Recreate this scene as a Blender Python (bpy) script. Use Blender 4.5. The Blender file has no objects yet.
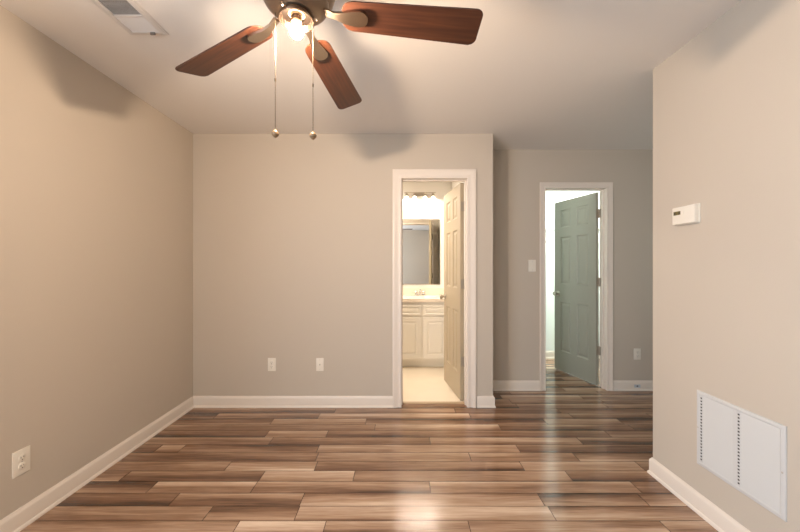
import bpy, bmesh, math, random
from mathutils import Vector, Matrix
random.seed(11)
S = bpy.context.scene
C = S.collection
PI = math.pi

# ------------------------------------------------------------ camera
cam = bpy.data.cameras.new('camera')
cam.sensor_width = 36.0
cam.lens = 36.0 * 330 / 800
cam.shift_y = 0.0012
cam.clip_start = 0.05
camera = bpy.data.objects.new('camera', cam)
camera.location = (0, 0, 1.25)
camera.rotation_euler = (PI / 2, 0, 0)
C.objects.link(camera)
S.camera = camera

# ------------------------------------------------------------ world, lights, exposure
W = bpy.data.worlds.new('sky')
S.world = W
W.use_nodes = True
W.node_tree.nodes['Background'].inputs[0].default_value = (0.62, 0.78, 1.0, 1)
W.node_tree.nodes['Background'].inputs[1].default_value = 1.0

BULB_L = 2500.0          # fan bulb radiance
BULB_C = (1.0, 0.78, 0.58)
VANITY_L = 680.0
VANITY_C = (1.0, 0.87, 0.72)


def area(name, loc, rot, sx, sy, power, color, spread=180):
    l = bpy.data.lights.new(name, 'AREA')
    l.shape = 'RECTANGLE'; l.size = sx; l.size_y = sy
    l.energy = power; l.color = color; l.spread = math.radians(spread)
    o = bpy.data.objects.new(name, l)
    o.location = loc; o.rotation_euler = rot
    C.objects.link(o)
    return o


XLW = -1.84; YRW = -1.5
# cool light at the added, unseen left wall window, for the right side
area('added_window_light', (XLW - 0.10, -0.55, 1.20), (0, -PI / 2, 0), 1.8, 1.5, 96, (0.64, 0.81, 1.0))
# fill light at the added rear window, lifting the lower walls
area('added_window_light', (-0.95, YRW - 0.10, 1.35), (PI / 2, 0, 0), 1.1, 1.4, 28, (0.96, 0.95, 0.93))
# fill light under the bathroom ceiling lamp, both added out of view
area('bathroom_fill_light', (-0.35, 3.75, 2.375), (0, 0, 0), 0.22, 0.22, 25, (1.0, 0.88, 0.76))
# ceiling lamp of the small room behind the green door
area('closet_lamp_light', (2.42, 3.95, 2.375), (0, 0, 0), 0.22, 0.22, 38, (0.91, 1.0, 0.96))
# added cool fill near the closed end of the hall, no opening there
area('hall_fill_light', (3.3, 2.7, 1.4), (0, PI / 2, 0), 1.6, 0.9, 4, (0.80, 0.95, 0.95))

S.view_settings.view_transform = 'Standard'
S.view_settings.look = 'None'
S.view_settings.gamma = 1.0
S.view_settings.use_curve_mapping = False
S.view_settings.exposure = 0.20


# ------------------------------------------------------------ materials
def lin(c):
    return tuple((x / 255 / 12.92) if x / 255 <= 0.04045 else ((x / 255 + 0.055) / 1.055) ** 2.4 for x in c) + (1.0,)


def mat(name, rgb, rough=0.6, metal=0.0, bump=None, var=None, spec=0.5):
    """procedural paint-like material: rgb is sRGB; bump=(scale,strength); var=(scale,amount)"""
    m = bpy.data.materials.new(name)
    m.use_nodes = True
    nt = m.node_tree
    b = nt.nodes['Principled BSDF']
    col = lin(rgb)
    b.inputs['Base Color'].default_value = col
    b.inputs['Roughness'].default_value = rough
    b.inputs['Metallic'].default_value = metal
    b.inputs['Specular IOR Level'].default_value = spec
    tc = nt.nodes.new('ShaderNodeTexCoord')
    if var:
        n = nt.nodes.new('ShaderNodeTexNoise')
        n.inputs['Scale'].default_value = var[0]
        n.inputs['Detail'].default_value = 4
        nt.links.new(tc.outputs['Object'], n.inputs['Vector'])
        mx = nt.nodes.new('ShaderNodeMix'); mx.data_type = 'RGBA'
        mx.inputs[6].default_value = tuple(c * (1 - var[1]) for c in col[:3]) + (1,)
        mx.inputs[7].default_value = tuple(min(1, c * (1 + var[1])) for c in col[:3]) + (1,)
        nt.links.new(n.outputs[0], mx.inputs[0])
        nt.links.new(mx.outputs[2], b.inputs['Base Color'])
    if bump:
        n = nt.nodes.new('ShaderNodeTexNoise')
        n.inputs['Scale'].default_value = bump[0]
        n.inputs['Detail'].default_value = 3
        nt.links.new(tc.outputs['Object'], n.inputs['Vector'])
        bp = nt.nodes.new('ShaderNodeBump')
        bp.inputs['Strength'].default_value = bump[1]
        bp.inputs['Distance'].default_value = 0.002
        nt.links.new(n.outputs[0], bp.inputs['Height'])
        nt.links.new(bp.outputs[0], b.inputs['Normal'])
    return m


def emit(name, rgb, strength):
    m = bpy.data.materials.new(name)
    m.use_nodes = True
    nt = m.node_tree
    nt.nodes.clear()
    o = nt.nodes.new('ShaderNodeOutputMaterial')
    e = nt.nodes.new('ShaderNodeEmission')
    e.inputs[0].default_value = tuple(rgb) + (1,)
    e.inputs[1].default_value = strength
    nt.links.new(e.outputs[0], o.inputs[0])
    return m


def floor_mat():
    m = bpy.data.materials.new('plank_floor')
    m.use_nodes = True
    nt = m.node_tree; L = nt.links.new
    b = nt.nodes['Principled BSDF']
    at = nt.nodes.new('ShaderNodeAttribute'); at.attribute_name = 'plank'
    sep = nt.nodes.new('ShaderNodeSeparateColor'); L(at.outputs['Color'], sep.inputs[0])
    tc = nt.nodes.new('ShaderNodeTexCoord')
    off = nt.nodes.new('ShaderNodeCombineXYZ')
    mo = nt.nodes.new('ShaderNodeMath'); mo.operation = 'MULTIPLY'; mo.inputs[1].default_value = 37.0
    L(sep.outputs[1], mo.inputs[0]); L(mo.outputs[0], off.inputs[0]); L(mo.outputs[0], off.inputs[2])
    add = nt.nodes.new('ShaderNodeVectorMath'); add.operation = 'ADD'
    L(tc.outputs['Object'], add.inputs[0]); L(off.outputs[0], add.inputs[1])

    def noise(sx, sy, detail, rough, dist=0.0):
        mp = nt.nodes.new('ShaderNodeMapping')
        mp.inputs['Scale'].default_value = (sx, sy, 1)
        L(add.outputs[0], mp.inputs['Vector'])
        n = nt.nodes.new('ShaderNodeTexNoise')
        n.inputs['Scale'].default_value = 1.0
        n.inputs['Detail'].default_value = detail
        n.inputs['Roughness'].default_value = rough
        n.inputs['Distortion'].default_value = dist
        L(mp.outputs[0], n.inputs['Vector'])
        return n
    n1 = noise(1.1, 20, 4, 0.55, 0.5)      # broad streaks along the strip
    n2 = noise(7, 120, 4, 0.6)             # fine grain
    # tone = plank + (n1-.5)*a + (n2-.5)*b + across gradient
    def math_(op, a, bb):
        x = nt.nodes.new('ShaderNodeMath'); x.operation = op
        for i, v in enumerate((a, bb)):
            if isinstance(v, (int, float)): x.inputs[i].default_value = v
            else: L(v, x.inputs[i])
        return x.outputs[0]
    t = math_('ADD', sep.outputs[0], math_('MULTIPLY', math_('SUBTRACT', n1.outputs[0], 0.5), 1.15))
    t = math_('ADD', t, math_('MULTIPLY', math_('SUBTRACT', n2.outputs[0], 0.5), 0.42))
    t = math_('ADD', t, math_('MULTIPLY', math_('SUBTRACT', sep.outputs[2], 0.5), 0.6))
    r = nt.nodes.new('ShaderNodeValToRGB')
    cr = r.color_ramp
    cr.elements[0].position = 0.0; cr.elements[0].color = lin((72, 49, 35))
    cr.elements[1].position = 1.0; cr.elements[1].color = lin((218, 192, 167))
    for p, c in ((0.3, (124, 91, 68)), (0.6, (168, 136, 110))):
        e = cr.elements.new(p); e.color = lin(c)
    L(t, r.inputs[0])
    L(r.outputs[0], b.inputs['Base Color'])
    rr = nt.nodes.new('ShaderNodeMapRange')
    rr.inputs['To Min'].default_value = 0.15; rr.inputs['To Max'].default_value = 0.22
    L(n2.outputs[0], rr.inputs[0]); L(rr.outputs[0], b.inputs['Roughness'])
    b.inputs['Specular IOR Level'].default_value = 0.8
    bp = nt.nodes.new('ShaderNodeBump')
    bp.inputs['Strength'].default_value = 0.1; bp.inputs['Distance'].default_value = 0.0006
    L(n2.outputs[0], bp.inputs['Height']); L(bp.outputs[0], b.inputs['Normal'])
    return m


def blade_mat():
    m = bpy.data.materials.new('walnut_blade')
    m.use_nodes = True
    nt = m.node_tree; L = nt.links.new
    b = nt.nodes['Principled BSDF']
    tc = nt.nodes.new('ShaderNodeTexCoord')
    mp = nt.nodes.new('ShaderNodeMapping'); mp.inputs['Scale'].default_value = (3, 60, 3)
    L(tc.outputs['Object'], mp.inputs[0])
    n = nt.nodes.new('ShaderNodeTexNoise'); n.inputs['Scale'].default_value = 1; n.inputs['Detail'].default_value = 5
    n.inputs['Distortion'].default_value = 0.6
    L(mp.outputs[0], n.inputs['Vector'])
    r = nt.nodes.new('ShaderNodeValToRGB')
    r.color_ramp.elements[0].position = 0.3; r.color_ramp.elements[0].color = lin((54, 27, 17))
    r.color_ramp.elements[1].position = 0.75; r.color_ramp.elements[1].color = lin((88, 50, 30))
    L(n.outputs[0], r.inputs[0]); L(r.outputs[0], b.inputs['Base Color'])
    b.inputs['Roughness'].default_value = 0.42
    return m


def tile_mat():
    m = mat('cream_vinyl', (226, 212, 190), 0.35, var=(6, 0.06))
    return m


M = dict(
    hinge=mat('dull_hinge_steel', (158, 148, 132), 0.45, 0.35, bump=(120, 0.05)),
    wall=mat('greige_wall_paint', (192, 180, 165), 0.75, bump=(260, 0.25), var=(2.2, 0.015), spec=0.25),
    ceil=mat('white_ceiling_paint', (226, 220, 213), 0.85, bump=(180, 0.35), spec=0.2),
    bathwall=mat('white_bathroom_paint', (232, 228, 220), 0.6, bump=(220, 0.15)),
    closetwall=mat('white_closet_paint', (232, 236, 232), 0.6, bump=(220, 0.15)),
    trim=mat('white_trim_paint', (224, 212, 199), 0.38, bump=(60, 0.05)),
    door=mat('sage_door_paint', (152, 150, 137), 0.42, bump=(90, 0.08)),
    cab=mat('white_cabinet_paint', (236, 230, 218), 0.4, bump=(80, 0.05)),
    counter=mat('cultured_marble', (240, 226, 208), 0.18, var=(9, 0.05)),
    plastic=mat('white_plastic', (228, 220, 206), 0.4, bump=(40, 0.02)),
    slot=mat('dark_slot', (50, 44, 40), 0.6, bump=(40, 0.02)),
    duct=mat('dark_duct', (112, 104, 97), 0.8, bump=(40, 0.1)),
    grille=mat('white_enamel', (200, 198, 195), 0.45, bump=(50, 0.03)),
    register=mat('ceiling_register_enamel', (212, 206, 200), 0.5, bump=(50, 0.03)),
    nickel=mat('brushed_nickel', (190, 182, 170), 0.32, 1.0, bump=(120, 0.08)),
    housing=mat('aged_nickel', (150, 132, 114), 0.38, 0.85, bump=(140, 0.1)),
    iron=mat('satin_bronze', (168, 150, 132), 0.30, 1.0, bump=(140, 0.05)),
    fitter=mat('polished_fitter', (170, 150, 134), 0.16, 1.0, bump=(140, 0.05)),
    chrome=mat('chrome', (220, 220, 220), 0.12, 1.0, bump=(30, 0.01)),
    display=mat('thermostat_display', (122, 108, 66), 0.25, bump=(30, 0.01)),
    ink=mat('display_ink', (40, 34, 20), 0.5, bump=(30, 0.01)),
    fob=mat('chain_fob', (124, 100, 74), 0.35, var=(60, 0.5)),
    chain=mat('beaded_chain', (112, 98, 82), 0.35, 1.0, var=(300, 0.3)),
    wire=mat('grey_coated_wire', (120, 124, 122), 0.4, bump=(40, 0.02)),
    jack=mat('grey_blue_plate', (186, 192, 198), 0.4, bump=(40, 0.02)),
    floor=floor_mat(), blade=blade_mat(), vinyl=tile_mat(),
    bulb=emit('glowing_bulb', BULB_C, BULB_L),
    vbulb=emit('glowing_vanity_bulb', VANITY_C, VANITY_L),
    cbulb=emit('glowing_closet_lamp', (0.88, 1.0, 0.93), 6),
)
mg = bpy.data.materials.new('mirror_silver'); mg.use_nodes = True
b_ = mg.node_tree.nodes['Principled BSDF']
b_.inputs['Metallic'].default_value = 1; b_.inputs['Roughness'].default_value = 0.01
b_.inputs['Base Color'].default_value = (0.86, 0.88, 0.86, 1)
M['mirror'] = mg
gl = bpy.data.materials.new('clear_glass'); gl.use_nodes = True
b_ = gl.node_tree.nodes['Principled BSDF']
b_.inputs['Transmission Weight'].default_value = 0.85; b_.inputs['Roughness'].default_value = 0.05
M['glass'] = gl


# ------------------------------------------------------------ mesh helpers
def box(bm, x0, x1, y0, y1, z0, z1, bev=0.0, mtx=None):
    vs = [bm.verts.new((x, y, z)) for x in (x0, x1) for y in (y0, y1) for z in (z0, z1)]
    fs = []
    for q in ((0, 1, 3, 2), (4, 6, 7, 5), (0, 4, 5, 1), (2, 3, 7, 6), (0, 2, 6, 4), (1, 5, 7, 3)):
        fs.append(bm.faces.new([vs[i] for i in q]))
    if bev:
        es = list({e for f in fs for e in f.edges})
        r = bmesh.ops.bevel(bm, geom=es, offset=bev, segments=2, affect='EDGES', profile=0.6)
        vs = list({v for f in r['faces'] for v in f.verts})
    if mtx is not None:
        bmesh.ops.transform(bm, matrix=mtx, verts=vs)


def lathe(bm, prof, seg=32, mtx=None, cap=True):
    """prof: list of (r, z); revolved around z"""
    rings = []
    for r, z in prof:
        if r < 1e-6:
            rings.append([bm.verts.new((0, 0, z))])
        else:
            rings.append([bm.verts.new((r * math.cos(2 * PI * i / seg), r * math.sin(2 * PI * i / seg), z)) for i in range(seg)])
    for a, b in zip(rings, rings[1:]):
        for i in range(seg):
            j = (i + 1) % seg
            q = [a[i % len(a)], a[j % len(a)], b[j % len(b)], b[i % len(b)]]
            q = list(dict.fromkeys(q))
            if len(q) > 2: bm.faces.new(q)
    if cap:
        for g in (rings[0], rings[-1]):
            if len(g) > 2: bm.faces.new(g)
    if mtx is not None:
        bmesh.ops.transform(bm, matrix=mtx, verts=[v for g in rings for v in g])


def tube(bm, pts, r, seg=10):
    pts = [Vector(p) for p in pts]
    rings = []
    for i, p in enumerate(pts):
        d = (pts[min(i + 1, len(pts) - 1)] - pts[max(i - 1, 0)]).normalized()
        u = d.cross(Vector((0.31, 0.12, 0.94)))
        if u.length < 0.1: u = d.cross(Vector((1, 0, 0)))
        u.normalize(); w = d.cross(u)
        rings.append([bm.verts.new(p + (u * math.cos(2 * PI * k / seg) + w * math.sin(2 * PI * k / seg)) * r) for k in range(seg)])
    for a, b in zip(rings, rings[1:]):
        for k in range(seg):
            bm.faces.new([a[k], a[(k + 1) % seg], b[(k + 1) % seg], b[k]])
    bm.faces.new(rings[0]); bm.faces.new(rings[-1])


def sweep(bm, path, prof, f, closed_prof=True):
    """path: 2D points; prof: (offset to the left of the path, height); f(a,b,h) -> 3D"""
    P = [Vector(p) for p in path]
    n = len(P)
    rows = []
    for i in range(n):
        d0 = (P[i] - P[i - 1]).normalized() if i > 0 else None
        d1 = (P[i + 1] - P[i]).normalized() if i < n - 1 else None
        if d0 is None: d0 = d1
        if d1 is None: d1 = d0
        n0 = Vector((-d0.y, d0.x)); n1 = Vector((-d1.y, d1.x))
        m = (n0 + n1) / (1 + n0.dot(n1))
        rows.append([bm.verts.new(f(P[i].x + m.x * o, P[i].y + m.y * o, h)) for o, h in prof])
    k = len(prof)
    for a, b in zip(rows, rows[1:]):
        for i in range(k):
            j = (i + 1) % k
            bm.faces.new([a[i], a[j], b[j], b[i]])
    bm.faces.new(rows[0]); bm.faces.new(rows[-1])


def obj(name, bm, m, parent=None, smooth=False, loc=None):
    bmesh.ops.recalc_face_normals(bm, faces=bm.faces[:])
    me = bpy.data.meshes.new(name)
    bm.to_mesh(me); bm.free()
    if smooth:
        for p in me.polygons: p.use_smooth = True
        try:
            me.set_sharp_from_angle(angle=math.radians(35))
        except Exception:
            pass
    me.materials.append(m)
    o = bpy.data.objects.new(name, me)
    C.objects.link(o)
    if loc: o.location = loc
    if parent: o.parent = parent
    return o


def tag(o, label=None, cat=None, group=None, kind=None):
    if label: o['label'] = label
    if cat: o['category'] = cat
    if group: o['group'] = group
    if kind: o['kind'] = kind
    return o


def thing(name, label, cat, loc, rot=(0, 0, 0), group=None, kind=None):
    o = bpy.data.objects.new(name, None)
    C.objects.link(o)
    o.location = loc; o.rotation_euler = rot
    o.empty_display_size = 0.1
    return tag(o, label, cat, group, kind)


def struct(name, bm, m, label, cat, smooth=False):
    return tag(obj(name, bm, m, smooth=smooth), label, cat, kind='structure')


NB = bmesh.new
H = 2.44
XL, XR = -1.848, 1.525          # side walls
YB, YB2 = 2.946, 3.06          # back wall
YR = -1.5                      # wall behind the photographer
YF, YF2 = 3.345, 3.46          # far wall of the hall
YC = 1.99                      # where the right wall ends
XE = 0.83                      # where the back wall ends
D1 = (0.014, 0.598, 2.039)     # bathroom doorway
D2 = (1.473, 2.093, 2.047)     # doorway in the hall
BY = 4.57                      # bathroom end wall
HX = 3.6                       # end of the hall

# ------------------------------------------------------------ floor: one mesh of strips
ROW0, ROWH = 1.625, 0.0995


def jx(px, row):
    y = ROW0 + (row - 0.5) * ROWH
    return (px - 400) * y / 330


# strips as in the photograph: row -> tones between joints (pixel columns)
ROWS = {
    0: ([235, 324, 470], [.55, .72, .42, .55]),
    1: ([208, 297, 552], [.45, .22, .66, .52]),
    2: ([174, 302, 541, 643], [.20, .34, .62, .30, .5]),
    3: ([152, 254, 430, 636], [.28, .58, .42, .58, .2]),
    4: ([125, 262, 354, 569], [.55, .25, .72, .48, .3]),
    5: ([228, 316, 522, 640], [.45, .68, .35, .62, .4]),
    6: ([317, 470, 576], [.28, .62, .48, .35]),
    7: ([158, 182, 318, 518], [.22, .6, .32, .68, .3]),
    8: ([271, 430, 580], [.5, .30, .55, .25]),
    9: ([267, 327, 608], [.2, .62, .3, .45]),
    10: ([375, 500], [.45, .68, .35]),
    11: ([272, 366, 545], [.3, .6, .25, .5]),
    12: ([216, 319, 470], [.2, .35, .7, .4]),
    13: ([335, 455], [.3, .5, .3]),
}
bm = NB()
lay = bm.loops.layers.float_color.new('plank')
r0, r1 = -32, 30
for r in range(r0, r1):
    y0 = ROW0 + (r - 1) * ROWH; y1 = y0 + ROWH
    if r in ROWS:
        js, tones = ROWS[r]
        xs = [jx(p, r) for p in js]
    else:
        js, tones = None, None
        xs = []
        x = XL - random.random() * 1.1
        while x < HX:
            x += random.choice((0.45, 0.6, 0.75, 0.9, 1.2)) * random.uniform(.85, 1.1)
            xs.append(x)
        tones = [random.choice((.2, .28, .36, .45, .52, .6, .68)) for _ in range(len(xs) + 1)]
    last = xs[-1]; tones = list(tones)
    while last < HX:
        last += random.uniform(.5, 1.1); xs.append(last); tones.append(random.choice((.2, .3, .42, .5, .62)))
    first = xs[0]
    ys0 = max(y0, YR); ys1 = min(y1, 4.6)
    if ys1 - ys0 < 1e-4: continue
    for k in range(len(xs)):
        a = xs[k - 1] if k else XL - .1
        b = xs[k]
        a = max(a, XL - .1); b = min(b, HX + .1)
        if b - a < 1e-3: continue
        sp = random.random()
        g = 0.0018
        v = [bm.verts.new(p) for p in ((a + g, ys0 + g, 0), (b - g, ys0 + g, 0), (b - g, ys1 - g, 0), (a + g, ys1 - g, 0))]
        f = bm.faces.new(v)
        e0, e1 = random.choice(((.1, .9), (.9, .1), (.25, .75), (.15, .8)))
        for lp, gg in zip(f.loops, (e0, e0, e1, e1)):
            lp[lay] = (.45 + (tones[k] - .45) * .8, sp, gg, 1)
# core of the floor, seen in the hairline joints
v = [bm.verts.new(p) for p in ((XL - .1, YR - .12, -0.0012), (HX + .1, YR - .12, -0.0012), (HX + .1, 4.65, -0.0012), (XL - .1, 4.65, -0.0012))]
f = bm.faces.new(v)
for lp in f.loops: lp[lay] = (-0.35, 0.5, 0.5, 1)
v2 = [bm.verts.new((p.co.x, p.co.y, -0.06)) for p in v]
for i in range(4):
    f = bm.faces.new([v[i], v2[i], v2[(i + 1) % 4], v[(i + 1) % 4]])
    for lp in f.loops: lp[lay] = (-0.35, 0.5, 0.5, 1)
f = bm.faces.new(v2[::-1])
for lp in f.loops: lp[lay] = (-0.35, 0.5, 0.5, 1)
me = bpy.data.meshes.new('floor'); bm.to_mesh(me); bm.free(); me.materials.append(M['floor'])
fl = bpy.data.objects.new('floor', me); C.objects.link(fl)
tag(fl, 'wood-look plank floor in mixed brown and grey strips', 'floor', kind='structure')

bm = NB()
box(bm, -0.95, XE - .115, 3.03, BY, -0.02, 0.006)
struct('floor_bathroom', bm, M['vinyl'], 'cream bathroom floor beyond the left doorway', 'floor')

# ------------------------------------------------------------ ceilings
bm = NB(); box(bm, XL - .12, HX + .12, YR - .12, 4.69, H, H + .1)
struct('ceiling', bm, M['ceil'], 'plain off-white painted ceiling', 'ceiling')

# ------------------------------------------------------------ walls
WY = (-1.3, 0.2); WZ = (0.3, 2.1)
bm = NB()
box(bm, XL - .12, XL, YR - .12, WY[0], 0, H); box(bm, XL - .12, XL, WY[1], YB2, 0, H)
box(bm, XL - .12, XL, WY[0], WY[1], 0, WZ[0]); box(bm, XL - .12, XL, WY[0], WY[1], WZ[1], H)
struct('wall_left', bm, M['wall'], 'warm greige painted left wall with a power socket', 'wall')

bm = NB()
box(bm, XL, D1[0] - .02, YB, YB2, 0, H)
box(bm, D1[0] - .02, D1[1] + .02, YB, YB2, D1[2] + .02, H)
box(bm, D1[1] + .02, XE, YB, YB2, 0, H)
struct('wall_back', bm, M['wall'], 'greige painted wall with the bathroom doorway', 'wall')
bm = NB(); box(bm, XE - .115, XE, YB2, YF, 0, H)
struct('wall_hall_return', bm, M['wall'], 'short greige return wall between bathroom doorway and hall', 'wall')

bm = NB()
box(bm, XE - .115, D2[0] - .02, YF, YF2, 0, H)
box(bm, D2[0] - .02, D2[1] + .02, YF, YF2, D2[2] + .02, H)
box(bm, D2[1] + .02, HX, YF, YF2, 0, H)
struct('wall_hall', bm, M['wall'], 'greige hall wall around the sage door', 'wall')

bm = NB()
box(bm, XR, XR + .115, YR, YC, 0, H)
box(bm, XR + .115, HX, YC - .115, YC, 0, H)
struct('wall_right', bm, M['wall'], 'pale greige right wall carrying thermostat and air grille', 'wall')
bm = NB(); box(bm, HX, HX + .12, YC - .115, 4.69, 0, H)
struct('wall_hall_end', bm, M['wall'], 'greige wall closing the end of the hall', 'wall')

bm = NB()
box(bm, XL, -1.5, YR - .12, YR, 0, H); box(bm, -.4, XR, YR - .12, YR, 0, H)
box(bm, -1.5, -.4, YR - .12, YR, 0, .65); box(bm, -1.5, -.4, YR - .12, YR, 2.05, H)
struct('wall_rear', bm, M['wall'], 'greige wall with an added window behind the photographer', 'wall')
bm = NB()
ya, yb = YR - .09, YR - .05
box(bm, -1.5, -1.45, ya, yb, .65, 2.05); box(bm, -.45, -.4, ya, yb, .65, 2.05)
box(bm, -1.45, -.45, ya, yb, .65, .70); box(bm, -1.45, -.45, ya, yb, 2.0, 2.05); box(bm, -1.45, -.45, ya, yb, 1.33, 1.37)
struct('added_window_2', bm, M['trim'], 'added white sash window frame, unseen behind the photographer', 'window')  # unseen window, added to give the rear fill light an opening
# window added in the left wall, out of view, to admit cool light
bm = NB()
x0, x1 = XL - .09, XL - .05
ya, yb, z0, z1 = WY[0], WY[1], WZ[0], WZ[1]
box(bm, x0, x1, ya, ya + .05, z0, z1); box(bm, x0, x1, yb - .05, yb, z0, z1)
box(bm, x0, x1, ya + .05, yb - .05, z0, z0 + .05); box(bm, x0, x1, ya + .05, yb - .05, z1 - .05, z1)
box(bm, x0, x1, ya + .05, yb - .05, 1.18, 1.22)
struct('added_window_1', bm, M['trim'], 'added white sash window frame in the left wall, out of view', 'window')

# bathroom and closet shells
bm = NB()
box(bm, -1.07, XE, BY, BY + .12, 0, H)
struct('wall_bathroom_end', bm, M['bathwall'], 'white bathroom wall behind the vanity', 'wall')
bm = NB(); box(bm, -1.07, -.95, YB2, BY, 0, H)
struct('wall_bathroom_left', bm, M['bathwall'], 'white bathroom side wall', 'wall')
bm = NB(); box(bm, XE - .115, XE, YF2, BY, 0, H)
box(bm, XE - .118, XE - .1151, YB2, BY, 0, H)
struct('wall_bathroom_right', bm, M['bathwall'], 'white bathroom wall behind the open door', 'wall')
bm = NB(); box(bm, 0.94, 1.00, YF2, 4.53, 0, H)
struct('wall_closet_left', bm, M['closetwall'], 'white side wall of the room behind the sage door', 'wall')
bm = NB(); box(bm, 0.94, 2.95, 4.53, 4.65, 0, H)
struct('wall_closet_end', bm, M['closetwall'], 'white end wall with wire shelf', 'wall')
bm = NB(); box(bm, 2.83, 2.95, YF2, 4.53, 0, H)
struct('wall_closet_right', bm, M['closetwall'], 'white wall at the right of the closet', 'wall')
bm = NB(); box(bm, 1.00, D2[0] - .03, YF2, YF2 + .004, 0, H); box(bm, D2[1] + .07, 2.83, YF2, YF2 + .004, 0, H)
box(bm, D2[0] - .03, D2[1] + .07, YF2, YF2 + .004, D2[2] + .03, H)
struct('wall_closet_near', bm, M['closetwall'], 'white inner side of the doorway wall', 'wall')

# ------------------------------------------------------------ baseboards
BP = [(0, 0.0), (0.020, 0.0), (0.020, 0.006), (0.017, 0.014), (0.013, 0.018), (0.013, 0.078), (0.011, 0.088), (0.005, 0.095), (0.004, 0.100), (0, 0.100)]


def baseboard(name, path, label, m='trim'):
    bm = NB()
    sweep(bm, path, BP, lambda a, b, h: (a, b, h))
    return struct(name, bm, M[m], label, 'baseboard', smooth=True)


e = 0.0005
baseboard('baseboard_left', [(XL + e, YB - .021), (XL + e, YR + .03)], 'white baseboard along the left wall')
baseboard('baseboard_back', [(D1[0] - .08, YB - e), (XL + e, YB - e)], 'white baseboard below the two back wall plates')
baseboard('baseboard_corner', [(XE + e, YF - .021), (XE + e, YB - e), (D1[1] + .086, YB - e)], 'white baseboard wrapping the wall end beside the bathroom doorway')
baseboard('baseboard_right', [(XR - e, YR + .03), (XR - e, YC + e), (HX - .03, YC + e)], 'white baseboard under the air grille, turning the wall end')
baseboard('baseboard_hall', [(D2[0] - .061, YF - e), (XE + e, YF - e)], 'white hall baseboard beneath the light switch')
baseboard('baseboard_hall_right', [(HX - e, YF - e), (D2[1] + .061, YF - e)], 'white hall baseboard beneath the hall socket')
baseboard('baseboard_closet', [(2.8, 4.53 - e), (1.02, 4.53 - e)], 'white baseboard of the room behind the sage door')

# ------------------------------------------------------------ door frames (trim) and leaves
def casing(name, D, y, w, label, ysign=-1):
    x0, x1, z1 = D
    prof = [(0, 0.0), (0, 0.009), (w * .10, 0.012), (w * .22, 0.012), (w * .30, 0.009), (w * .55, 0.012), (w * .72, 0.017), (w * .95, 0.019), (w, 0.017), (w, 0.0)]
    bm = NB()
    # path runs up the left leg, over and down the right: left of path is outside the opening
    sweep(bm, [(x0, 0.0), (x0, z1), (x1, z1), (x1, 0.0)], prof, lambda a, b, h: (a, y + ysign * (h + e), b))
    return struct(name, bm, M['trim'], label, 'door trim', smooth=True)


def jamb(name, D, ya, yb, label):
    x0, x1, z1 = D
    bm = NB()
    t = 0.02
    box(bm, x0 - t, x0, ya, yb, 0, z1 + t); box(bm, x1, x1 + t, ya, yb, 0, z1 + t); box(bm, x0, x1, ya, yb, z1, z1 + t)
    s = .010
    ys0, ys1 = yb - .075, yb - .04
    box(bm, x0, x0 + s, ys0, ys1, 0, z1 - s); box(bm, x1 - s, x1, ys0, ys1, 0, z1 - s); box(bm, x0, x1, ys0, ys1, z1 - s, z1)
    return struct(name, bm, M['trim'], label, 'door jamb')


casing('trim_1', D1, YB, 0.080, 'white moulded casing around the bathroom doorway')
jamb('trim_2', D1, YB, YB2, 'white jamb of the bathroom doorway')
casing('trim_3', D2, YF, 0.058, 'white moulded casing around the hall doorway')
jamb('trim_4', D2, YF, YF2, 'white jamb of the hall doorway')
bm = NB(); box(bm, D1[0], D1[1], 3.005, 3.045, -0.001, 0.009, 0.003)
struct('trim_5', bm, mat('tan_threshold', (176, 150, 120), 0.4, bump=(40, .05)), 'tan threshold strip in the bathroom doorway', 'threshold')


def door_leaf_bm(w, h, t):
    """x 0..w from the hinge, y 0..-t, z 0..h, six raised panels on both sides"""
    st, mu = 0.100, 0.085
    pw = (w - 2 * st - mu) / 2
    xs = [0, st, st + pw, st + pw + mu, w - st, w]
    zs = [0, .235, .825, 1.035, 1.595, 1.705, 1.915, h]
    bm = NB()
    loops = [(0.0, 0.0), (0.004, 0.004), (0.012, 0.009), (0.022, 0.009), (0.042, 0.003)]
    for y, sg in ((0.0, -1), (-t, 1)):
        for i in range(5):
            for j in range(7):
                a, b, c, d = xs[i], xs[i + 1], zs[j], zs[j + 1]
                if i in (1, 3) and j in (1, 3, 5):
                    rings = []
                    for ins, dep in loops:
                        rings.append([bm.verts.new((x, y + sg * dep, z)) for x, z in ((a + ins, c + ins), (b - ins, c + ins), (b - ins, d - ins), (a + ins, d - ins))])
                    for p, q in zip(rings, rings[1:]):
                        for k in range(4):
                            bm.faces.new([p[k], p[(k + 1) % 4], q[(k + 1) % 4], q[k]])
                    bm.faces.new(rings[-1])
                else:
                    bm.faces.new([bm.verts.new((x, y, z)) for x, z in ((a, c), (b, c), (b, d), (a, d))])
    for x in (0, w):
        bm.faces.new([bm.verts.new(p) for p in ((x, 0, 0), (x, -t, 0), (x, -t, h), (x, 0, h))])
    for z in (0, h):
        bm.faces.new([bm.verts.new(p) for p in ((0, 0, z), (w, 0, z), (w, -t, z), (0, -t, z))])
    bmesh.ops.remove_doubles(bm, verts=bm.verts[:], dist=1e-5)
    return bm


KNOB = [(0.0, 0), (.031, 0), (.031, .004), (.026, .009), (.013, .012), (.010, .022), (.012, .030), (.022, .036), (.027, .046), (.026, .056), (.018, .064), (0, .067)]


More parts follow.
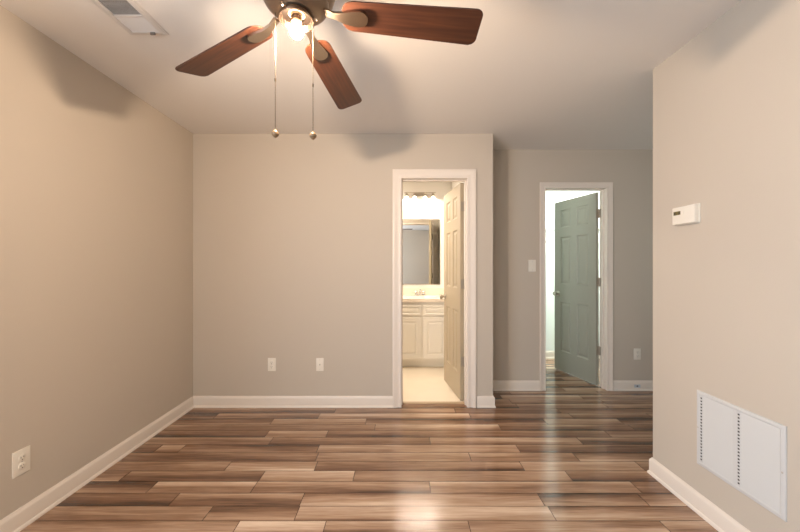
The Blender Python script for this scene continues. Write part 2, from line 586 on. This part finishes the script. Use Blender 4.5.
def door(name, pin, w, h, t, angle, label, hinge_z):
    """the leaf hangs at its pin and opens by angle (radians) away from the closed position (towards -x)"""
    bm = door_leaf_bm(w, h, t)
    o = tag(obj(name, bm, M['door']), label, 'door', kind='structure')
    # local x -> direction of leaf.  closed: -x.  local y=0 face is the swing side
    # closed leaf direction (-1,0): rotation pi ; opening rotates clockwise
    o.location = (pin[0], pin[1], 0.012)
    o.rotation_euler = (0, 0, PI - angle)
    # local -y after rotation by pi-angle must be the side towards -x when open
    # (for angle 90: local -y -> +x), so mirror the mesh in y
    for v in o.data.vertices: v.co.y = -v.co.y
    o.data.flip_normals()
    for s in (-1, 1):
        bm = NB()
        base = Matrix.Translation((w - .062, t if s > 0 else 0, .93 - .012)) @ Matrix.Rotation(-s * PI / 2, 4, 'X')
        lathe(bm, KNOB, 24, base)
        k = obj('door_knob', bm, M['nickel'], o, smooth=True)
    bm = NB(); box(bm, w - .0005, w + .0015, t / 2 - .011, t / 2 + .011, .89, .95)
    obj('latch_plate', bm, M['nickel'], o)
    for z in hinge_z:
        bm = NB()
        lathe(bm, [(0, z - .047), (.0055, z - .047), (.0055, z + .047), (0, z + .047)], 12, Matrix.Translation((-.002, -.004, 0)))
        box(bm, -.002, .0005, .0, .03, z - .044, z + .044)
        obj('hinge', bm, M['hinge'], o, smooth=True)
        # leaf of the hinge screwed to the jamb, in the world frame
    return o


def jamb_hinges(x, y, zs, parent):
    """hinge leaves screwed to the jamb face; they face the opening"""
    for z in zs:
        bm = NB(); box(bm, x - .002, x + .0004, y - .034, y - .002, z - .044, z + .044)
        for dz in (-.028, 0, .028):
            lathe(bm, [(0, 0), (.004, 0), (.003, .0012), (0, .0012)], 10, Matrix.Translation((x - .002, y - .018, z + dz)) @ Matrix.Rotation(-PI / 2, 4, 'Y'))
        h = obj('jamb_hinge', bm, M['hinge'])
        h.parent = parent; h.matrix_parent_inverse = parent.matrix_basis.inverted()


bd = door('door_1', (D1[1] - .004, YB2 + .004), .574, 2.018, .035, math.radians(82.5), 'open six-panel door leaf, warm tan, swung into the bathroom', (.36, 1.08, 1.80))
jamb_hinges(D1[1], YB2, (.372, 1.092, 1.812), bd)
bd.data.materials[0] = mat('beige_door_paint', (172, 156, 130), 0.42, bump=(90, 0.08))
gd = door('door_2', (D2[1] - .004, YF2 + .008), .612, 2.022, .035, math.radians(75.0), 'open sage-green six-panel door in the hall', (.36, 1.08, 1.80))
jamb_hinges(D2[1], YF2, (.372, 1.092, 1.812), gd)

# ------------------------------------------------------------ ceiling fan
FX, FY, FZ = -0.366, 1.167, 2.153
fan = thing('ceiling_fan', 'five-blade brown wooden ceiling fan with a lit bare bulb', 'ceiling fan', (FX, FY, H))


def fz(z): return z - H       # fan-local height


bm = NB()
lathe(bm, [(0, fz(2.4395)), (.07, fz(2.4395)), (.072, fz(2.425)), (.055, fz(2.395)), (.02, fz(2.385)), (.017, fz(2.38)), (.017, fz(2.34)), (0, fz(2.34))], 40)
obj('canopy', bm, M['housing'], fan, smooth=True)
bm = NB()
lathe(bm, [(0, fz(2.345)), (.05, fz(2.345)), (.115, fz(2.325)), (.138, fz(2.29)), (.14, fz(2.245)), (.132, fz(2.215)), (.118, fz(2.195)), (.112, fz(2.19)), (.108, fz(2.175)), (.085, fz(2.155)), (.066, fz(2.146)), (.05, fz(2.143)), (0, fz(2.143))], 48)
obj('motor_housing', bm, M['housing'], fan, smooth=True)
# light fitter: open glass cup ring with socket
bm = NB()
lathe(bm, [(.030, fz(2.142)), (.052, fz(2.140)), (.058, fz(2.130)), (.061, fz(2.121)), (.0585, fz(2.119)), (.0545, fz(2.129)), (.049, fz(2.136)), (.030, fz(2.138))], 40, cap=False)
obj('light_fitter', bm, M['fitter'], fan, smooth=True)
bm = NB()
lathe(bm, [(0, fz(2.143)), (.019, fz(2.143)), (.019, fz(2.108)), (0, fz(2.108))], 24)
obj('bulb_socket', bm, M['fitter'], fan, smooth=True)
bm = NB()
R_ = .024
pr = [(.012, fz(2.1075))] + [(R_ * math.sin(a), fz(2.083) + R_ * math.cos(a)) for a in [PI * k / 14 for k in range(2, 14)]] + [(0, fz(2.083) - R_)]
lathe(bm, pr, 24)
obj('light_bulb', bm, M['bulb'], fan, smooth=True)
# thumb screws of the fitter
for a in (2.2, 4.3, 0.1):
    bm = NB()
    lathe(bm, [(0, 0), (.0025, 0), (.0025, .01), (.006, .011), (.006, .016), (0, .017)], 10,
          Matrix.Translation((.056 * math.cos(a), .056 * math.sin(a), fz(2.131))) @ Matrix.Rotation(a, 4, 'Z') @ Matrix.Rotation(PI / 2, 4, 'Y'))
    obj('thumb_screw', bm, M['iron'], fan, smooth=True)


def blade_bm():
    """blade along +x, centred on its pitch axis"""
    r1, r2, wi, wo, th = .158, .668, .108, .140, .006
    pts = []
    def corner(cx, cy, r, a0, a1, n=6):
        for k in range(n + 1):
            a = a0 + (a1 - a0) * k / n
            pts.append((cx + r * math.cos(a), cy + r * math.sin(a)))
    corner(r1 + .04, -wi / 2 + .04, .04, PI, 1.5 * PI)
    corner(r2 - .026, -wo / 2 + .026, .026, -PI / 2, -.12)
    corner(r2 - .020, wo / 2 - .026, .026, .12, PI / 2)
    corner(r1 + .04, wi / 2 - .04, .04, PI / 2, PI)
    bm = NB()
    t = [bm.verts.new((x, y, th / 2)) for x, y in pts]
    b = [bm.verts.new((x, y, -th / 2)) for x, y in pts]
    bm.faces.new(t); bm.faces.new(b[::-1])
    for i in range(len(pts)):
        j = (i + 1) % len(pts)
        bm.faces.new([b[i], b[j], t[j], t[i]])
    es = [e_ for e_ in bm.edges if abs(e_.verts[0].co.z - e_.verts[1].co.z) < 1e-6]
    bmesh.ops.bevel(bm, geom=es, offset=.0016, segments=2, affect='EDGES')
    return bm


def iron_bm():
    bm = NB()
    outline = []
    n = 12
    ce, rr = .222, .029
    outline += [(.098, -.013), (.13, -.011), (.165, -.020), (.195, -.027)]
    for k in range(n + 1):
        a = -PI / 2 + PI * k / n
        outline.append((ce + rr * math.cos(a), rr * math.sin(a)))
    outline += [(.195, .027), (.165, .020), (.13, .011), (.098, .013)]
    z = lambda x: (-.0035 if x > .15 else -.0035 + (.15 - x) * .35)
    t = [bm.verts.new((x, y, z(x))) for x, y in outline]
    b = [bm.verts.new((x, y, z(x) - .009)) for x, y in outline]
    bm.faces.new(b[::-1])
    bm.faces.new(t)
    for i in range(len(outline)):
        j = (i + 1) % len(outline)
        bm.faces.new([b[i], b[j], t[j], t[i]])
    bmesh.ops.triangulate(bm, faces=[f for f in bm.faces if len(f.verts) > 4])
    return bm


bl = blade_bm(); ir = iron_bm()
b0 = obj('fan_blade', bl, M['blade'], fan, smooth=True)
i0 = obj('blade_bracket', ir, M['iron'], b0, smooth=True)
for k in range(5):
    if k == 0: bb, ii = b0, i0
    else:
        bb = b0.copy(); C.objects.link(bb); bb.parent = fan
        ii = i0.copy(); C.objects.link(ii); ii.parent = bb
    a = .1229 + k * 2 * PI / 5
    a += (0, .050, 0, 0, 0)[k]      # the blades sag and sit a little unevenly
    droop = (0, .014, .042, .03, .01)[k]
    bb.matrix_local = Matrix.Translation((0, 0, FZ - H)) @ Matrix.Rotation(a, 4, 'Z') @ Matrix.Rotation(droop, 4, 'Y') @ Matrix.Rotation(-.2528, 4, 'X')

# pull chains
def pull_chain(px, z_end, D, dlt):
    x = (px - 400) * D / 330
    bm = NB()
    top = Vector((x - FX, D - FY, fz(2.15)))
    tube(bm, [top, (top.x, top.y, fz(z_end + .012))], .0013, 6)
    zb = fz(2.14)
    while zb > fz(z_end + .02):
        lathe(bm, [(0, .0019), (.0016, .0010), (.0016, -.0010), (0, -.0019)], 6, Matrix.Translation((top.x, top.y, zb)))
        zb -= .0085
    # coupling
    lathe(bm, [(0, .006), (.003, .005), (.003, -.005), (0, -.006)], 8, Matrix.Translation((top.x, top.y, fz(z_end + .19 + dlt))))
    c = obj('pull_chain', bm, M['chain'], fan, smooth=True)
    bm = NB()
    lathe(bm, [(0, .016), (.004, .015), (.005, .011), (.010, .007), (.013, 0), (.012, -.006), (.007, -.011), (.004, -.014), (0, -.015)], 14, Matrix.Translation((top.x, top.y, fz(z_end))))
    obj('chain_fob', bm, M['fob'], c, smooth=True)


pull_chain(275.3, 1.722, 1.167, .0)
pull_chain(313.0, 1.720, 1.18, -.01)

# ------------------------------------------------------------ ceiling air register
reg = thing('ceiling_vent', 'off-white louvred air register in the ceiling by the fan', 'vent', (-1.279, 1.53, H))
x0, x1, y0, y1 = -.098, .098, -.165, .158
bm = NB()
fr = .030
prof = [(0, 0), (0, -.009), (-.004, -.011), (-.022, -.006), (-fr, -.003), (-fr, 0)]
pp = [(x0, y0), (x1, y0), (x1, y1), (x0, y1)]
rings = []
for ins, dz in ((0, -.0002), (.001, -.0035), (.006, -.0045), (.012, -.009), (.026, -.011), (.030, -.010), (.030, -.0002)):
    rings.append([bm.verts.new((cx + (ins if cx < 0 else -ins), cy + (ins if cy < 0 else -ins), dz)) for cx, cy in pp])
for a, b in zip(rings, rings[1:]):
    for k in range(4): bm.faces.new([a[k], a[(k + 1) % 4], b[(k + 1) % 4], b[k]])
box(bm, x0 + fr, x1 - fr, .022, .030, -.010, -.001)
box(bm, x0 + fr, x1 - fr, -.078, -.070, -.010, -.001)
obj('register_frame', bm, M['register'], reg)
bm = NB(); box(bm, x0 + fr, x1 - fr, y0 + fr, y1 - fr, -.0012, -.0004)
obj('duct_opening', bm, M['duct'], reg)
for a, b, tilt in ((-.070, .022, 38), (.030, y1 - fr, -38), (y0 + fr, -.078, 38)):
    bm = NB()
    n = int((b - a) / .0065)
    for k in range(n):
        yy = a + (k + .5) * (b - a) / n
        box(bm, x0 + fr, x1 - fr, -.0038, .0038, -.0005, .0005, 0, Matrix.Translation((0, yy, -.0055)) @ Matrix.Rotation(math.radians(tilt), 4, 'X'))
    obj('louvres', bm, M['register'], reg)
bm = NB(); box(bm, -.012, .012, y1 - fr + .0, y1 - fr + .006, -.022, -.009, .001, Matrix.Translation((.035, 0, 0)))
obj('damper_lever', bm, M['duct'], reg)

# ------------------------------------------------------------ return air grille on the right wall
# local frame: x along the wall (towards the hall), z up, y out of the wall into the room
gr = thing('return_air_grille', 'large white two-panel air grille low on the right wall', 'vent', (XR, 1.4945, .246), (0, 0, PI / 2))
gw, gh = .195, .376
bm = NB()
pp = [(-gw, 0), (gw, 0), (gw, gh), (-gw, gh)]
rings = []
for ins, dy in ((0, .0002), (0, .005), (.002, .0075), (.014, .009), (.0185, .007), (.020, .0002)):
    rings.append([bm.verts.new((cx + (ins if cx < 0 else -ins), dy, cz + (ins if cz < gh / 2 else -ins))) for cx, cz in pp])
for a, b in zip(rings, rings[1:]):
    for k in range(4): bm.faces.new([a[k], a[(k + 1) % 4], b[(k + 1) % 4], b[k]])
box(bm, -.008, .008, .0002, .0078, .019, gh - .019, .001)
obj('grille_frame', bm, M['grille'], gr)
bm = NB(); box(bm, -gw + .019, gw - .019, .0002, .0008, .019, gh - .019)
obj('duct_opening', bm, M['duct'], gr)
for a, b in ((-gw + .0195, -.008), (.008, gw - .0195)):
    bm = NB()
    n = 34
    for k in range(n):
        zz = .020 + (k + .5) * (gh - .040) / n
        box(bm, a, b - .013, -.0004, .0004, -.0056, .0056, 0, Matrix.Translation((0, .0045, zz)) @ Matrix.Rotation(math.radians(24), 4, 'X'))
    box(bm, b - .013, b, .0009, .0062, .019, gh - .019)
    nf = len(bm.faces)
    bm.faces.ensure_lookup_table()
    for k in range(21):
        zz = .026 + (k + .5) * (gh - .052) / 21
        box(bm, b - .0105, b - .0025, .0060, .0065, zz - .0036, zz + .0036)
    bm.faces.ensure_lookup_table()
    for f in bm.faces[nf:]: f.material_index = 1
    lv = obj('louvres', bm, M['grille'], gr)
    lv.data.materials.append(M['slot'])
for sx in (-1, 1):
    bm = NB(); lathe(bm, [(0, 0), (.004, 0), (.003, .0015), (0, .002)], 12, Matrix.Translation((sx * (gw - .010), .0085, gh / 2)) @ Matrix.Rotation(-PI / 2, 4, 'X'))
    obj('screw', bm, M['nickel'], gr)

# ------------------------------------------------------------ thermostat on the right wall
th = thing('thermostat', 'small white digital thermostat on the right wall', 'thermostat', (XR, 1.745, 1.525), (0, 0, PI / 2))
bm = NB()
box(bm, -.072, .072, .0003, .008, -.050, .050, .003)
box(bm, -.070, .070, .006, .030, -.047, .047, .007)
obj('thermostat_body', bm, M['plastic'], th, smooth=True)
bm = NB(); box(bm, .014, .058, .0295, .0312, .004, .024, .0006)
obj('display', bm, M['display'], th)
bm = NB()
for sx in (.051, .042, .027, .018):
    box(bm, sx - .0028, sx + .0028, .031, .0316, .008, .020)
obj('display_digits', bm, M['ink'], th)
for dz in (.017, .007):
    bm = NB(); box(bm, -.006, .004, .0295, .0318, dz - .0035, dz + .0035, .0008)
    obj('button', bm, M['plastic'], th)


# ------------------------------------------------------------ wall plates
def outlet(name, label, loc, rz, kind='outlet', group=None, w=.035, h=.0575):
    """plate facing local -y"""
    o = thing(name, label, {'outlet': 'power outlet', 'cable': 'wall plate', 'switch': 'light switch'}[kind], loc, (0, 0, rz), group)
    bm = NB(); box(bm, -w, w, -.0058, -.0003, -h, h, .002)
    obj('cover_plate', bm, M['plastic'], o, smooth=True)
    if kind == 'outlet':
        for s in (-1, 1):
            bm = NB()
            lathe(bm, [(0, 0), (.0165, 0), (.0165, .0018), (.0155, .0024), (0, .0024)], 24, Matrix.Translation((0, -.0055, s * .0195)) @ Matrix.Rotation(PI / 2, 4, 'X'))
            r = obj('receptacle', bm, M['plastic'], o, smooth=True)
            bm = NB()
            for sx, hh in ((-.006, .0045), (.006, .0035)):
                box(bm, sx - .001, sx + .001, -.0084, -.0078, s * .0195 + .003 - hh, s * .0195 + .003 + hh)
            lathe(bm, [(0, 0), (.0024, 0), (.0024, .0006), (0, .0006)], 10, Matrix.Translation((0, -.0078, s * .0195 - .008)) @ Matrix.Rotation(PI / 2, 4, 'X'))
            obj('slots', bm, M['slot'], r)
        bm = NB(); lathe(bm, [(0, 0), (.003, 0), (.002, .001), (0, .001)], 10, Matrix.Translation((0, -.0057, 0)) @ Matrix.Rotation(PI / 2, 4, 'X'))
        obj('screw', bm, M['nickel'], o)
    elif kind == 'cable':
        bm = NB(); lathe(bm, [(0, 0), (.0065, 0), (.0065, .003), (.0045, .004), (.0045, .009), (0, .009)], 12, Matrix.Translation((0, -.0056, 0)) @ Matrix.Rotation(PI / 2, 4, 'X'))
        obj('cable_socket', bm, M['nickel'], o, smooth=True)
    else:
        bm = NB(); box(bm, -.0055, .0055, -.0066, -.005, -.0125, .0125, .0004)
        box(bm, -.0042, .0042, -.016, -.006, -.002, .006, .001)
        obj('toggle', bm, M['plastic'], o)
    if kind != 'outlet':
        for s in (-1, 1):
            bm = NB(); lathe(bm, [(0, 0), (.003, 0), (.002, .001), (0, .001)], 10, Matrix.Translation((0, -.0057, s * .041)) @ Matrix.Rotation(PI / 2, 4, 'X'))
            obj('screw', bm, M['nickel'], o)
    return o


# the left wall is not quite square to the others: it closes in towards the photographer
SK = 0.0225
for n_ in ('wall_left', 'baseboard_left', 'added_window_1'):
    for v in bpy.data.objects[n_].data.vertices: v.co.x += SK * (YB - v.co.y)
outlet('power_outlet', 'white double power outlet on the back wall', (-1.143, YB, .38), 0)
outlet('cable_plate', 'small white cable plate on the back wall, right of the outlet', (-.714, YB, .38), 0, 'cable', w=.033)
outlet('power_outlet', 'cream power outlet low on the left wall', (XL + SK * (YB - 1.581), 1.581, .317), PI / 2 + SK, 'outlet', w=.038, h=.060)
outlet('light_switch', 'white toggle light switch beside the sage door', (1.338, YF, 1.262), 0, 'switch', w=.037, h=.060)
outlet('power_outlet', 'white power outlet on the hall wall right of the sage door', (2.402, YF, .368), 0)
j = thing('phone_jack', 'tiny grey plate set into the hall baseboard below the outlet', 'wall plate', (2.395, YF - .0135, .048))
bm = NB(); box(bm, -.030, .030, -.003, -.0002, -.015, .015, .0008)
obj('jack_plate', bm, M['jack'], j)
bm = NB(); box(bm, -.008, .008, -.0036, -.0028, -.006, .006)
obj('jack_socket', bm, M['slot'], j)

# ------------------------------------------------------------ bathroom: vanity
VC = .272                       # centre line of vanity
VY = 4.05                       # cabinet front
van = thing('vanity_cabinet', 'white bathroom vanity cabinet under the marble top', 'cabinet', (VC, VY, .006))
hw = .345
bm = NB()
box(bm, -hw, -hw + .018, .018, .505, .095, .812); box(bm, hw - .018, hw, .018, .505, .095, .812)
box(bm, -hw, hw, 0, .018, .095, .812); box(bm, -hw + .018, hw - .018, .018, .505, .095, .113)
box(bm, -hw + .018, hw - .018, .495, .505, .113, .812)
box(bm, -hw, hw, .065, .505, 0, .095)
obj('cabinet_body', bm, M['cab'], van)


def cab_front(bm, x0, x1, z0, z1, fw, t=.018):
    rings = []
    for ins, dep in ((0, 0), (0, -t + .002), (.002, -t), (fw, -t), (fw + .004, -t + .006), (fw + .012, -t + .006), (fw + .026, -t + .001)):
        rings.append([bm.verts.new(p) for p in ((x0 + ins, dep - .0004, z0 + ins), (x1 - ins, dep - .0004, z0 + ins), (x1 - ins, dep - .0004, z1 - ins), (x0 + ins, dep - .0004, z1 - ins))])
    for p, q in zip(rings, rings[1:]):
        for k in range(4): bm.faces.new([p[k], p[(k + 1) % 4], q[(k + 1) % 4], q[k]])
    bm.faces.new(rings[-1]); bm.faces.new(rings[0][::-1])


for s in (-1, 1):
    a, b = (-.312, -.012) if s < 0 else (.012, .312)
    bm = NB(); cab_front(bm, a, b, .125, .628, .052)
    d = obj('cabinet_door', bm, M['cab'], van)
    bm = NB(); cab_front(bm, a, b, .652, .775, .022)
    obj('false_drawer_front', bm, M['cab'], van)
top = thing('marble_countertop', 'cream marble vanity top with a faucet and low backsplash', 'countertop', (VC, VY, .818))
bm = NB()
# slab with an oval basin
cxb, cyb, ra, rb = 0, .26, .20, .15
n = 40
rectpts = []
X0, X1, Y0, Y1 = -.360, .360, -.022, .518
inner = [(cxb + ra * math.cos(2 * PI * i / n), cyb + rb * math.sin(2 * PI * i / n)) for i in range(n)]
outer = []
for i in range(n):
    c_, s_ = math.cos(2 * PI * i / n), math.sin(2 * PI * i / n)
    tx = ((X1 if c_ > 0 else X0) - cxb) / c_ if abs(c_) > 1e-6 else 1e9
    ty = ((Y1 if s_ > 0 else Y0) - cyb) / s_ if abs(s_) > 1e-6 else 1e9
    t_ = min(tx, ty)
    outer.append((cxb + c_ * t_, cyb + s_ * t_))
zt = .042
vo = [bm.verts.new((x, y, zt)) for x, y in outer]
levels = [[bm.verts.new((x, y, zt)) for x, y in inner]]
for sc_, dz in ((.95, .01), (.85, .05), (.65, .09), (.35, .11), (.1, .115)):
    levels.append([bm.verts.new((cxb + (x - cxb) * sc_, cyb + (y - cyb) * sc_, zt - dz)) for x, y in inner])
for a, b in zip([vo] + levels, levels):
    for i in range(n): bm.faces.new([a[i], a[(i + 1) % n], b[(i + 1) % n], b[i]])
bm.faces.new(levels[-1])
vb = [bm.verts.new((x, y, .0005)) for x, y in outer]
for i in range(n): bm.faces.new([vo[i], vo[(i + 1) % n], vb[(i + 1) % n], vb[i]])
obj('basin_top', bm, M['counter'], top, smooth=True)
bm = NB(); box(bm, X0, X1, .500, .5185, zt, zt + .10, .003)
obj('backsplash', bm, M['counter'], top)

fa = thing('faucet', 'chrome two-handle faucet on the vanity top', 'faucet', (VC, VY + .455, .8606))
bm = NB(); box(bm, -.075, .075, -.024, .024, .0, .014, .005)
obj('faucet_base', bm, M['chrome'], fa, smooth=True)
bm = NB(); tube(bm, [(0, 0, .01), (0, 0, .05), (0, -.02, .075), (0, -.06, .085), (0, -.10, .075), (0, -.108, .06)], .011, 12)
obj('spout', bm, M['chrome'], fa, smooth=True)
for s in (-1, 1):
    bm = NB(); lathe(bm, [(0, 0), (.014, 0), (.012, .02), (.019, .026), (.021, .042), (.012, .050), (0, .051)], 16, Matrix.Translation((s * .052, 0, .012)))
    obj('faucet_handle', bm, M['chrome'], fa, smooth=True)

mi = thing('bathroom_mirror', 'frameless wall mirror above the vanity', 'mirror', (.270, BY, 1.018))
bm = NB(); box(bm, -.284, .284, -.006, -.0005, 0, .886)
obj('mirror_glass', bm, M['mirror'], mi)
for za, zb in ((-.010, 0), (.886, .893)):
    bm = NB(); box(bm, -.286, .286, -.009, -.0003, za, zb)
    obj('mirror_channel', bm, M['chrome'], mi)

vl = thing('vanity_light', 'four-lamp nickel light bar above the bathroom mirror', 'light fixture', (.272, BY, 2.262))
bm = NB(); box(bm, -.085, .085, -.022, -.0004, -.028, .020, .006)
obj('back_plate', bm, M['nickel'], vl, smooth=True)
bm = NB(); tube(bm, [(-.215, -.062, .004), (.215, -.062, .004)], .007, 12)
for s in (-.05, .05): tube(bm, [(s, -.02, .004), (s, -.062, .004)], .006, 10)
obj('light_bar', bm, M['nickel'], vl, smooth=True)
for xh in (-.180, -.072, .072, .180):
    bm = NB()
    lathe(bm, [(0, .004), (.010, .002), (.014, -.008), (.022, -.020), (.026, -.060), (.0245, -.060), (.020, -.022), (0, -.016)], 20, Matrix.Translation((xh, -.062, 0)))
    h = obj('lamp_head', bm, M['nickel'], vl, smooth=True)
    bm = NB()
    lathe(bm, [(0, -.024), (.012, -.028), (.0175, -.042), (.016, -.052), (.010, -.058), (0, -.060)], 16, Matrix.Translation((xh, -.062, 0)))
    obj('lamp_bulb', bm, M['vbulb'], h, smooth=True)

# ------------------------------------------------------------ closet: wire shelf and ceiling lamp
ws = thing('wire_shelf', 'pale wire shelf on the wall behind the sage door', 'shelf', (1.31, 4.53, 1.735))
bm = NB()
for y, z in ((-.003, 0), (-.15, 0), (-.30, 0), (-.302, -.034)):
    tube(bm, [(0, y, z), (1.5, y, z)], .0045, 8)
k = 0.0
while k < 1.5:
    tube(bm, [(k, -.003, .003), (k, -.30, .003), (k, -.304, -.034)], .0013, 5)
    k += .026
obj('shelf_wires', bm, M['wire'], ws)
for xx in (.637, 1.25):
    bm = NB(); tube(bm, [(xx, -.296, -.004), (xx, -.004, -.26)], .0055, 8)
    box(bm, xx - .008, xx + .008, -.006, -.0005, -.29, -.245)
    obj('shelf_brace', bm, M['nickel'], ws)
cl = thing('closet_lamp', 'round white ceiling lamp of the room behind the sage door', 'light fixture', (2.42, 3.95, H))
bm = NB(); lathe(bm, [(0, -.0005), (.14, -.0005), (.14, -.02), (.13, -.028), (0, -.028)], 32)
obj('lamp_base', bm, M['plastic'], cl, smooth=True)
bm = NB(); lathe(bm, [(0, -.029), (.125, -.029), (.12, -.045), (0, -.052)], 32)
obj('lamp_diffuser', bm, M['cbulb'], cl, smooth=True)

bl_ = thing('added_bathroom_lamp', 'added round white ceiling lamp in the bathroom, out of view', 'light fixture', (-0.35, 3.75, H))  # fixture added out of view to brighten the bathroom and its door
bm = NB(); lathe(bm, [(0, -.0005), (.14, -.0005), (.14, -.02), (.13, -.028), (0, -.028)], 32)
obj('lamp_base', bm, M['plastic'], bl_, smooth=True)
bm = NB(); lathe(bm, [(0, -.029), (.125, -.029), (.12, -.045), (0, -.052)], 32)
obj('lamp_diffuser', bm, M['cbulb'], bl_, smooth=True)
